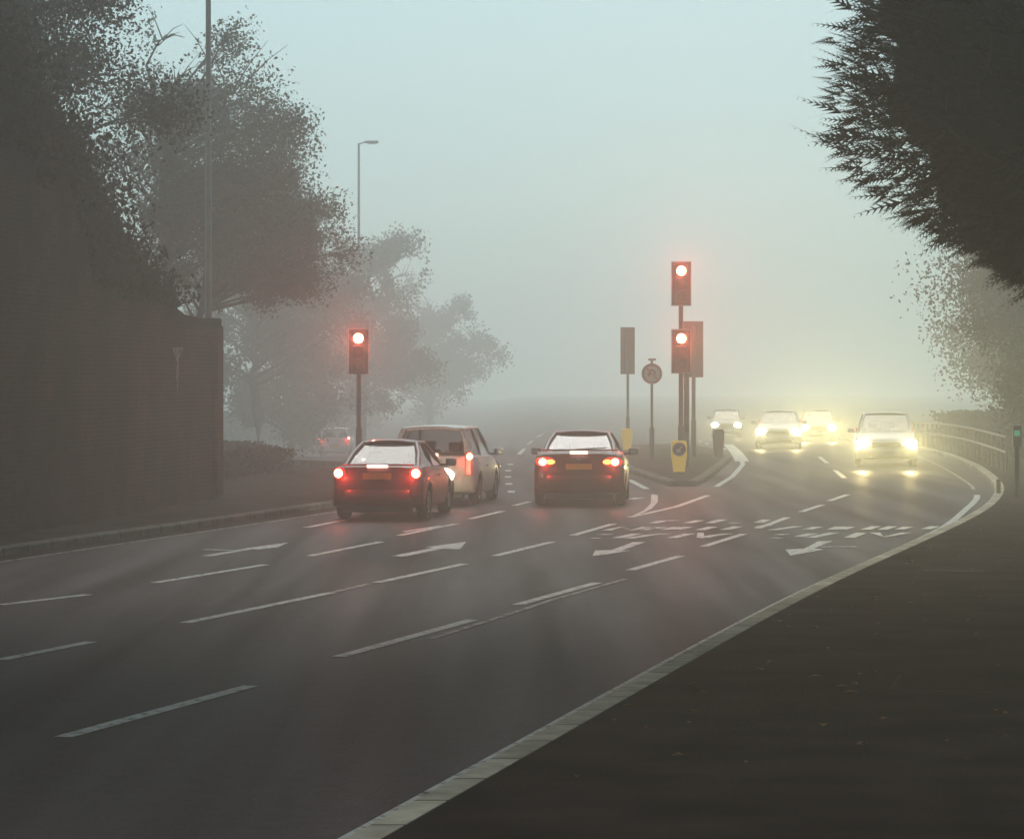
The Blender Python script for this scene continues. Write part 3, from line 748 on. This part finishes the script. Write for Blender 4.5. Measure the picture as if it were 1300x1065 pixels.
# ------------------------------------------------------------------ cars
TYRE = mat('tyre_rubber', (0.012, 0.011, 0.011), .8)
RIM = mat('alloy_rim', (0.22, 0.22, 0.23), .35, metal=.7)
TRIM = mat('dark_trim', (0.015, 0.014, 0.014), .55)
PLY = mat('rear_plate_yellow', (0.50, 0.33, 0.06), .5)
PLW = mat('front_plate_white', (0.55, 0.55, 0.52), .5)
SEATM = mat('seat_fabric', (0.03, 0.028, 0.028), .9)
CHROME = mat('chrome', (0.55, 0.55, 0.55), .15, metal=1)
TAIL = mat('tail_lens_lit', (0.3, 0.01, 0.01), .3, emit=(1, .22, .12), estr=14)
TAILDIM = mat('tail_lens_red', (0.28, 0.012, 0.01), .25, emit=(1, .05, .03), estr=.35)
AMB = mat('amber_lens_lit', (0.5, 0.25, 0.02), .3, emit=(1, .62, .12), estr=2.2)
HEADL = mat('head_lens_lit', (0.8, 0.8, 0.7), .2, emit=(1, .93, .70), estr=40)
HIGHB = mat('high_brake_lit', (0.4, 0.02, 0.02), .3, emit=(1, .50, .40), estr=4.0)
GL = glass()

def wheel_meshes(r=.31, w=.2):
    bm = bmesh.new(); M = Matrix.Rotation(math.radians(90), 4, 'Y')
    lathe(bm, [(r*.64, -w/2+.01), (r*.9, -w/2), (r*.98, -w/2+.03), (r, -w/4), (r, w/4), (r*.98, w/2-.03), (r*.9, w/2), (r*.64, w/2-.01)], M, 32)
    ty = obj('tyre', bm, TYRE, None, True)
    bm = bmesh.new()
    lathe(bm, [(r*.65, -w/2+.01), (r*.65, w/2-.01), (r*.60, w/2-.015), (r*.57, w/2-.07), (r*.2, w/2-.08), (0, w/2-.08)], M, 28)
    for k in range(5):
        a = 2*math.pi*k/5
        for s in (1,):
            q = bmesh.ops.create_cube(bm, size=1)['verts']; bmesh.ops.scale(bm, vec=(.03, .06, r*.58), verts=q); bmesh.ops.translate(bm, vec=(w/2-.04, 0, r*.3), verts=q)
            bmesh.ops.rotate(bm, cent=(0, 0, 0), matrix=Matrix.Rotation(a, 3, 'X'), verts=q)
    ri = obj('rim', bm, RIM)
    return ty, ri
def link_copy(src, parent, loc=(0, 0, 0), rz=0):
    o = src.copy(); COL.objects.link(o); o.parent = parent; o.location = loc; o.rotation_euler = (0, 0, rz); return o

def car(name, label, cat, xy, theta, sp, paint, group, oncoming=False, first_wheel=[None]):
    """sp: dims. local axes: +y is the front, x right, origin on the ground at the centre."""
    Lh, W, H = sp['L']/2, sp['W']/2, sp['H']
    belt_r, belt_f = sp['belt_r'], sp['belt_f']
    t = empty(name, (xy[0], xy[1], gz(*xy)+.004), -theta+(math.pi if oncoming else 0))
    tag(t, label, cat, group)
    # ---- lower body loft
    st = sp['stations']  # (y fraction, width fraction, zbottom, ztop)
    bm = bmesh.new(); rings = []
    for yf, wf, zb, zt in st:
        y = yf*Lh; w = W*wf
        half = [(w*.80, zb), (w*.95, zb+.05), (w*.99, zb+(zt-zb)*.30), (w, zb+(zt-zb)*.55), (w*.975, zb+(zt-zb)*.82), (w*.93, zt-.035), (w*.84, zt), (w*.5, zt+.018)]
        pts = [(x, z) for x, z in half] + [(-x, z) for x, z in reversed(half)]
        rings.append([bm.verts.new((x, y, z)) for x, z in pts])
    n = len(rings[0])
    for a, b in zip(rings, rings[1:]):
        for k in range(n): bm.faces.new((a[k], a[(k+1) % n], b[(k+1) % n], b[k]))
    bm.faces.new(rings[0]); bm.faces.new(list(reversed(rings[-1])))
    bmesh.ops.recalc_face_normals(bm, faces=bm.faces)
    body = obj('body', bm, paint, t)
    wr, wb_r, wb_f = sp['wr'], -sp['wheel_r'], sp['wheel_f']
    cut = bmesh.new()
    for y in (wb_r, wb_f):
        for s in (-1, 1): cyl(cut, (s*(W-.26), y, wr), (s*(W+.2), y, wr), wr+.05, seg=28)
    c = obj('cutter', cut, TRIM)
    md = body.modifiers.new('arch', 'BOOLEAN'); md.object = c; md.operation = 'DIFFERENCE'; md.solver = 'EXACT'
    c.parent = t
    dg = bpy.context.evaluated_depsgraph_get(); dg.update()
    me = bpy.data.meshes.new_from_object(body.evaluated_get(dg)); body.modifiers.clear(); body.data = me
    bpy.data.objects.remove(c)
    for p in me.polygons: p.use_smooth = True
    try: me.set_sharp_from_angle(angle=math.radians(38))
    except Exception: pass
    # ---- greenhouse
    gr = sp['gh']   # (y_rear_belt, y_rear_roof, y_front_roof, y_front_belt, half width roof)
    yrb, yrr, yfr, yfb, wr_ = gr; wbt = W*.875; inb = wbt
    zr = H-.035
    A = {}
    for s in (-1, 1):
        A['rb', s] = Vector((s*wbt*sp.get('rbw', .93), yrb, belt_r)); A['fb', s] = Vector((s*wbt*.95, yfb, belt_f))
        A['rr', s] = Vector((s*wr_*.94, yrr, zr)); A['fr', s] = Vector((s*wr_*.94, yfr, zr))
        A['mb', s] = Vector((s*wbt, (yrb+yfb)/2-.05, (belt_r+belt_f)/2)); A['mr', s] = Vector((s*wr_, (yrr+yfr)/2-.05, zr+.012))
    # roof
    V, Fc = [], []; NX, NY = 8, 8
    for j in range(NY+1):
        v = j/NY; y = yrr-.04+(yfr-yrr+.08)*v
        ww = (wr_*.94)+(wr_*.06)*math.sin(math.pi*v)
        for i in range(NX+1):
            u = -1+2*i/NX; V.append((u*(ww+.012), y-.03*(1-u*u)*(1-v)+.03*(1-u*u)*v, zr+0.055*(1-abs(u)**2.6)+.02*math.sin(math.pi*v)))
    for j in range(NY):
        for i in range(NX): Fc.append((j*(NX+1)+i, j*(NX+1)+i+1, (j+1)*(NX+1)+i+1, (j+1)*(NX+1)+i))
    rf = raw('roof', V, Fc, paint, t, True)
    sd = rf.modifiers.new('thick', 'SOLIDIFY'); sd.thickness = .04; sd.offset = -1
    # pillars
    bm = bmesh.new()
    def pil(a, b, w0, w1):
        a, b = Vector(a), Vector(b); tube(bm, [a-(b-a)*.04, a.lerp(b, .5)+Vector((math.copysign(.028, a.x), 0, .015)), b], [w0, (w0+w1)/2, w1], 8)
    pw = sp.get('pw', .05)
    for s in (-1, 1):
        pil(A['rb', s]-Vector((s*.03, 0, .03)), A['rr', s], pw*1.25, pw*.9)
        pil(A['fb', s]-Vector((s*.02, 0, .03)), A['fr', s], .038, .032)
        pil(A['mb', s]-Vector((s*.02, 0, .03)), A['mr', s], .036, .03)
        tube(bm, [A['rr', s], A['mr', s], A['fr', s]], [.034]*3, 8)
    tube(bm, [A['rr', -1], (A['rr', -1]+A['rr', 1])/2+Vector((0, -.03, .025)), A['rr', 1]], [.034]*3, 8)
    tube(bm, [A['fr', -1], (A['fr', -1]+A['fr', 1])/2+Vector((0, .03, .025)), A['fr', 1]], [.03]*3, 8)
    obj('pillars', bm, paint, t, True)
    # panes
    def pane(nm, c, m=GL, bow=Vector((0, 0, 0))):
        V, Fc = [], []
        for j in range(5):
            for i in range(5):
                u, v = i/4, j/4; p = (c[0].lerp(c[1], u)).lerp(c[3].lerp(c[2], u), v)+bow*(4*u*(1-u)); V.append(tuple(p))
        for j in range(4):
            for i in range(4): Fc.append((j*5+i, j*5+i+1, (j+1)*5+i+1, (j+1)*5+i))
        return raw(nm, V, Fc, m, t, True)
    pane('rear_window', [A['rb', -1], A['rb', 1], A['rr', 1], A['rr', -1]], bow=Vector((0, -.05, .0)))
    pane('windscreen', [A['fb', 1], A['fb', -1], A['fr', -1], A['fr', 1]], bow=Vector((0, .08, .0)))
    for s in (-1, 1):
        pane('side_window', [A['rb', s], A['mb', s], A['mr', s], A['rr', s]]); pane('side_window', [A['mb', s], A['fb', s], A['fr', s], A['mr', s]])
    # seats with headrests
    for y in (yfb-1.0 if not sp.get('two') else yfb-.95,)+((yrb+.75,) if not sp.get('two') else ()):
        for x in (-.36, .36):
            bm = bmesh.new(); box(bm, (x, y, belt_f-.1), (.46, .14, .42), .05); box(bm, (x, y, belt_f+.19), (.26, .10, .17), .04); box(bm, (x, y, belt_f+.1), (.1, .03, .1))
            obj('seat', bm, SEATM, t)
    # bumpers
    rz0, rz1 = sp['bump_r']
    def bump(nm, y, w, z0, z1, m, d=.10):
        bm = bmesh.new(); ring = []
        for i in range(13):
            u = -1+2*i/12; yy = y-(math.copysign(1, y))*(.16*abs(u)**4); r = []
            for (oy, oz) in ((0, z0), (.03, z0-.01), (d, z0+.03), (d, z1-.03), (.03, z1), (-.05, z1)):
                r.append(bm.verts.new((u*w, yy+math.copysign(oy, y)-math.copysign(d*.55, y), oz)))
            ring.append(r)
        for a, b in zip(ring, ring[1:]):
            for k in range(5): bm.faces.new((a[k], a[k+1], b[k+1], b[k]))
        bmesh.ops.recalc_face_normals(bm, faces=bm.faces)
        return obj(nm, bm, m, t, True)
    bump('rear_bumper', -Lh, W*.965, rz0, rz1, sp.get('bm', paint)); bump('front_bumper', Lh, W*.965, .24, .56, paint)
    bm = bmesh.new(); box(bm, (0, -Lh+.06, .20), (W*1.5, .16, .12), .03); obj('rear_valance', bm, TRIM, t)
    # plates
    zp = sp['plate_z']
    bm = bmesh.new(); box(bm, (0, -Lh-sp.get('plate_o', .055), zp), (.50, .012, .11), .003); obj('rear_number_plate', bm, PLY, t)
    bm = bmesh.new(); box(bm, (0, Lh+.062, .40), (.50, .012, .11), .003); obj('front_number_plate', bm, PLW, t)
    # wheels
    if first_wheel[0] is None:
        ty, ri = wheel_meshes(); first_wheel[0] = (ty.data, ri.data); bpy.data.objects.remove(ty); bpy.data.objects.remove(ri)
    for s in (-1, 1):
        for y in (wb_r, wb_f):
            e = empty('wheel', (s*(W-.115), y, wr), 0 if s > 0 else math.pi); e.parent = t
            k = wr/.31; e.scale = (1, k, k)
            for nm, me_ in zip(('tyre', 'rim'), first_wheel[0]):
                o = bpy.data.objects.new(nm, me_); COL.objects.link(o); o.parent = e
    # mirrors
    for s in (-1, 1):
        bm = bmesh.new(); box(bm, (s*(W+.09), yfb-.32, belt_f+.06), (.19, .12, .14), .04); box(bm, (s*(W-.03), yfb-.30, belt_f+.01), (.16, .05, .05), .01); mo = obj('wing_mirror', bm, sp.get('mm', paint), t)
        bm = bmesh.new(); box(bm, (s*(W+.095), yfb-.382, belt_f+.06), (.15, .006, .10), .002); obj('mirror_glass', bm, CHROME, mo)
    # tail lights
    zt = sp['tail_z']; k = sp['tail']
    def lens(nm, c, sx, sz, m, par=t, yo=.03, rnd=False, ydir=-1):
        bm = bmesh.new()
        M = Matrix.Translation(c) @ Matrix.Rotation(math.radians(90 if ydir < 0 else -90), 4, 'X') @ Matrix.Diagonal((sx, sz, 1, 1))
        lathe(bm, [(1, -.06), (1, 0), (.85, yo*.7), (.5, yo), (0, yo*1.1)], M, 22)
        return obj(nm, bm, m, par, True)
    ye = -Lh-sp.get('tail_o', 0.0)
    for s in (-1, 1):
        if k == 'round':
            o = lens('tail_light', (s*(W-.14), ye, zt), .085, .085, TAIL if sp['lit'] else TAILDIM); lens('tail_light_surround', (s*(W-.15), ye+.012, zt), .115, .11, TAILDIM)
        elif k == 'oval':
            lens('tail_light', (s*(W-.20), ye, zt), .085, .075, TAIL); lens('indicator', (s*(W-.34), ye, zt), .09, .05, AMB); lens('tail_light_surround', (s*(W-.25), ye+.014, zt), .20, .10, TAILDIM)
        else:
            bm = bmesh.new(); box(bm, (s*(W-.12), ye-.0, zt-.07), (.15, .12, .46), .03); o = obj('tail_light', bm, TAILDIM, t)
            lens('brake_lamp', (s*(W-.10), ye-.055, zt+.07), .058, .07, TAIL, o); 
        if sp['lit'] and not oncoming:
            spot('tail_lamp', t, (s*(W-.17), ye-.14, zt), (0, -1, .0), sp.get('tp', 350), (1, .09, .05), 64, 1, .04)
            point('tail_lamp_glow', t, (s*(W-.17), ye-.17, zt), sp.get('gp', 9), (1, .07, .04), .04)
    # front lights
    for s in (-1, 1):
        lens('headlight', (s*(W-.22), Lh-.02, .66), .18, .13, HEADL if (oncoming or sp.get('head')) else mat('head_lens', (.5, .5, .5), .1), ydir=1)  # lens drawn oversize, its glowing shape standing in for bloom round the lamp
        if oncoming or sp.get('head'):
            spot('headlight_beam', t, (s*(W-.22), Lh+.13, .66), (s*sp.get('toe', 0), 1, sp.get('aim', -.03)), sp.get('hp', 900), (1, .78, .34), sp.get('cone', 110), 1.0, .06)
    bm = bmesh.new(); box(bm, (0, Lh+.0, .64), (W*.95, .06, .10), .02); obj('grille', bm, TRIM, t)
    bm = bmesh.new(); box(bm, (0, Lh+.04, .30), (W*1.1, .05, .09), .02); obj('lower_grille', bm, TRIM, t)
    # door handles and shut lines
    for s in (-1, 1):
        bm = bmesh.new(); box(bm, (s*(W+.005), -.15, .74), (.03, .16, .03), .008); obj('door_handle', bm, sp.get('mm', paint), t)
    return t

def paintm(name, col, rough=.5, coat=.15): return mat(name, col, rough, coat=coat, var=.06, vscale=2)
# saloon / coupe profile
def st3(rz, rt, ht, nose=.62):
    return [(-1.0, .74, .36, .60), (-.985, .87, .29, rt-.13), (-.955, .94, .25, rt-.035), (-.90, .975, .22, rt), (-.62, 1.0, .19, rt+.02), (-.3, 1.0, .18, (rt+ht)/2+.01), (.1, 1.0, .18, ht+.0), (.42, 1.0, .18, ht-.01), (.72, .985, .20, ht-.12), (.90, .95, .23, ht-.2), (.97, .88, .26, nose+.03), (1.0, .78, .32, nose-.04)]

dark_red = paintm('dark_red_car_paint', (0.10, 0.010, 0.011))
black_c = paintm('black_cherry_car_paint', (0.055, 0.007, 0.009))
silver = paintm('pale_silver_car_paint', (0.48, 0.48, 0.47))
white_c = paintm('white_car_paint', (0.60, 0.60, 0.58))
grey_c = paintm('grey_car_paint', (0.16, 0.16, 0.16))

coupe_a = dict(L=3.95, W=1.62, H=1.33, belt_r=.93, belt_f=.88, stations=st3(.3, .93, .88), gh=(-1.50, -.62, .22, .98, .50), wr=.30, wheel_r=1.22, wheel_f=1.22, bump_r=(.24, .55), plate_z=.76, plate_o=.02, tail='round', tail_z=.81, tail_o=-.01, lit=True, tp=52, head=True, hp=45, aim=-.10, cone=44, two=True)
xa, ya = P(481, 661)
th = math.radians(7)
car('parked_car', 'dark red coupe with round tail lights waiting nearest in the left lane', 'car', (xa+math.sin(th)*1.9-.02, ya+1.9), th, coupe_a, dark_red, 'cars waiting at the red light')
coupe_b = dict(L=4.3, W=1.78, H=1.40, belt_r=1.02, belt_f=.93, stations=st3(.3, 1.02, .93), gh=(-1.75, -.75, .30, 1.15, .55), wr=.32, wheel_r=1.3, wheel_f=1.32, bump_r=(.26, .62), plate_z=.76, plate_o=.03, tail='oval', tail_z=.85, tail_o=.0, lit=True, tp=52, rbw=.90)
xb, yb = P(735, 643)
th = math.radians(3.5)
tb = car('parked_car', 'dark cherry coupe with boot spoiler waiting alone in the second lane', 'car', (xb+math.sin(th)*2.1, yb+2.1), th, coupe_b, black_c, 'cars waiting at the red light')
estate = dict(gp=2.5, L=4.2, W=1.70, H=1.50, belt_r=.97, belt_f=.93, stations=[(-1.0, .86, .34, .86), (-.985, .92, .28, .94), (-.96, .96, .24, .97)]+[(-.62, 1.0, .19, .97), (-.3, 1.0, .18, .96), (.1, 1.0, .18, .94), (.42, 1.0, .18, .93), (.72, .985, .20, .82), (.90, .95, .23, .74), (.97, .88, .26, .66), (1.0, .78, .32, .58)],
              gh=(-2.03, -1.85, .30, 1.15, .60), wr=.31, wheel_r=1.22, wheel_f=1.28, bump_r=(.26, .60), plate_z=.55, plate_o=.065, tail='tall', tail_z=.88, tail_o=-.03, lit=True, tp=52, rbw=1.0, pw=.06)
th = math.radians(7)
ye_ = 58.2; xe_ = at(547, ye_)[0]
te = car('parked_car', 'white estate car waiting ahead of the dark red coupe', 'car', (xe_+math.sin(th)*2.1, ye_+2.1), th, estate, silver, 'cars waiting at the red light')
# high brake lights, spoiler, wiper
def ext(parent, nm, c, s, m, bev=.01, rot=None):
    bm = bmesh.new(); box(bm, c, s, bev, rot); return obj(nm, bm, m, parent)
pc = [o for o in COL.objects if o.name.startswith('parked_car')]
ext(pc[0], 'high_brake_light', (0.0, -1.93, .93), (.36, .07, .05), HIGHB, .012)
ext(pc[0], 'boot_lip', (0, -1.90, .955), (1.25, .10, .03), dark_red, .01)
ext(tb, 'high_brake_light', (0.0, -2.13, 1.03), (.34, .07, .055), HIGHB, .012)
ext(tb, 'spoiler', (0, -2.08, 1.075), (1.5, .16, .035), black_c, .012)
ext(tb, 'badge', (0, -2.13, .90), (.10, .07, .05), CHROME, .01)
ext(tb, 'rear_wiper', (.22, -1.86, 1.10), (.62, .03, .022), TRIM, .004, Matrix.Rotation(math.radians(-3), 3, 'Y'))
ext(te, 'high_brake_light', (0.0, -2.10, .985), (.28, .05, .045), HIGHB, .012)
ext(te, 'rear_wiper', (.2, -2.10, 1.03), (.5, .02, .02), TRIM, .004)
for cobj, x, y in ((pc[0], .45, -1.95), (tb, -.5, -2.15), (te, .45, -2.1)):
    bm = bmesh.new(); cyl(bm, (x, y+.2, .22), (x, y-.02, .22), .03, seg=12); obj('exhaust_pipe', bm, CHROME, cobj)
# far car at left on the other road
far = dict(estate); far.update(H=1.42, tp=52, tail_z=.86)
xf, yf = at(429, 158)[0], 158
car('moving_car', 'faint small car with two red tail lights in the fog left of the signal', 'car', (xf, yf), math.radians(2), far, silver, 'cars in the fog')
# oncoming
hatch = dict(L=4.1, W=1.78, H=1.50, belt_r=.98, belt_f=.96, stations=[(-1.0, .86, .34, .86), (-.985, .92, .28, .94), (-.96, .96, .24, .98), (-.62, 1.0, .19, .98), (-.3, 1.0, .18, .98), (.1, 1.0, .18, .97), (.42, 1.0, .18, .97), (.72, .985, .20, .90), (.88, .96, .23, .82), (.97, .92, .26, .70), (1.0, .82, .32, .60)],
             gh=(-1.85, -1.55, .15, 1.05, .62), wr=.32, wheel_r=1.22, wheel_f=1.28, bump_r=(.26, .60), plate_z=.6, plate_o=.06, tail='tall', tail_z=.9, tail_o=-.03, lit=True, hp=3300, cone=27, aim=-.012)
car('moving_car', 'white oncoming car with dazzling headlights nearest on the right', 'car', at(1124, 87), math.radians(6.2), hatch, white_c, 'oncoming cars with headlights on', True)
h2 = dict(hatch); h2.update(H=1.44, hp=2800)
car('moving_car', 'second oncoming car left of the nearest one, pale roof in the glare', 'car', at(989, 118), math.radians(5.5), h2, white_c, 'oncoming cars with headlights on', True)
h3 = dict(hatch); h3.update(H=1.46, hp=4600, toe=0, W=1.7, aim=.0)
car('moving_car', 'brightest oncoming car hidden behind the headlight glare between two cars', 'car', at(1038, 143), math.radians(5), h3, grey_c, 'oncoming cars with headlights on', True)
h4 = dict(hatch); h4.update(H=1.42, W=1.6, hp=1000)
car('moving_car', 'farthest oncoming car showing two small headlights beside the dark bollard', 'car', at(922, 158), math.radians(4), h4, grey_c, 'oncoming cars with headlights on', True)

# ------------------------------------------------------------------ haze
bm = bmesh.new(); box(bm, (0, 325, 9.25), (640, 800, 24.5))
hz = obj('haze', bm, (hm := bpy.data.materials.new('fog')))
hm.use_nodes = True; nt = hm.node_tree; nt.nodes.remove(nt.nodes['Principled BSDF'])
vol = nt.nodes.new('ShaderNodeVolumePrincipled'); vol.inputs['Color'].default_value = (.90, .985, .95, 1)
vol.inputs['Density'].default_value = .0048; vol.inputs['Anisotropy'].default_value = .65
nt.links.new(vol.outputs[0], nt.nodes['Material Output'].inputs['Volume'])
tag(hz, 'even grey-green fog filling the street', 'fog', kind='stuff')

# ------------------------------------------------------------------ sky and sun
w = bpy.data.worlds.new('World'); S.world = w; w.use_nodes = True
nt = w.node_tree; bg = nt.nodes['Background']
sky = nt.nodes.new('ShaderNodeTexSky'); sky.sky_type = 'NISHITA'; sky.sun_disc = False
EL, AZ = math.radians(50), math.radians(2)
sky.sun_elevation = EL; sky.sun_rotation = AZ; sky.dust_density = 1.0; sky.air_density = 1.0; sky.ozone_density = 2.0
hs = nt.nodes.new('ShaderNodeHueSaturation'); hs.inputs['Saturation'].default_value = .35
tint = nt.nodes.new('ShaderNodeMix'); tint.data_type = 'RGBA'; tint.blend_type = 'MULTIPLY'; tint.inputs[0].default_value = 1; tint.inputs[7].default_value = (.77, 1.0, 1.01, 1)
nt.links.new(sky.outputs[0], hs.inputs['Color']); nt.links.new(hs.outputs[0], tint.inputs[6]); nt.links.new(tint.outputs[2], bg.inputs['Color'])
bg.inputs['Strength'].default_value = .085
sl = bpy.data.lights.new('sun', 'SUN'); sl.energy = 1.4; sl.angle = math.radians(30); sl.color = (1, .98, .93)
so = bpy.data.objects.new('sun', sl); COL.objects.link(so)
d = Vector((math.sin(AZ)*math.cos(EL), math.cos(AZ)*math.cos(EL), math.sin(EL)))
so.rotation_euler = d.to_track_quat('Z', 'Y').to_euler(); so.location = (0, 0, 40)

# ------------------------------------------------------------------ camera
cd = bpy.data.cameras.new('camera'); cd.sensor_width = 36; cd.sensor_fit = 'HORIZONTAL'; cd.lens = F/1300*36
cd.shift_y = -(532.5-HY)/1300; cd.clip_end = 2000; cd.clip_start = .1
co = bpy.data.objects.new('camera', cd); COL.objects.link(co); co.location = (0, 0, EYE); co.rotation_euler = (math.radians(90), 0, 0)
S.camera = co
S.view_settings.view_transform = 'Standard'; S.view_settings.look = 'None'; S.view_settings.exposure = 0.3; S.view_settings.gamma = 1
c = S.cycles
c.volume_bounces = 3; c.max_bounces = 8; c.diffuse_bounces = 2; c.glossy_bounces = 2; c.transparent_max_bounces = 12
c.use_denoising = True; c.use_light_tree = True
c.sample_clamp_indirect = 3.0
c.caustics_reflective = False; c.caustics_refractive = False
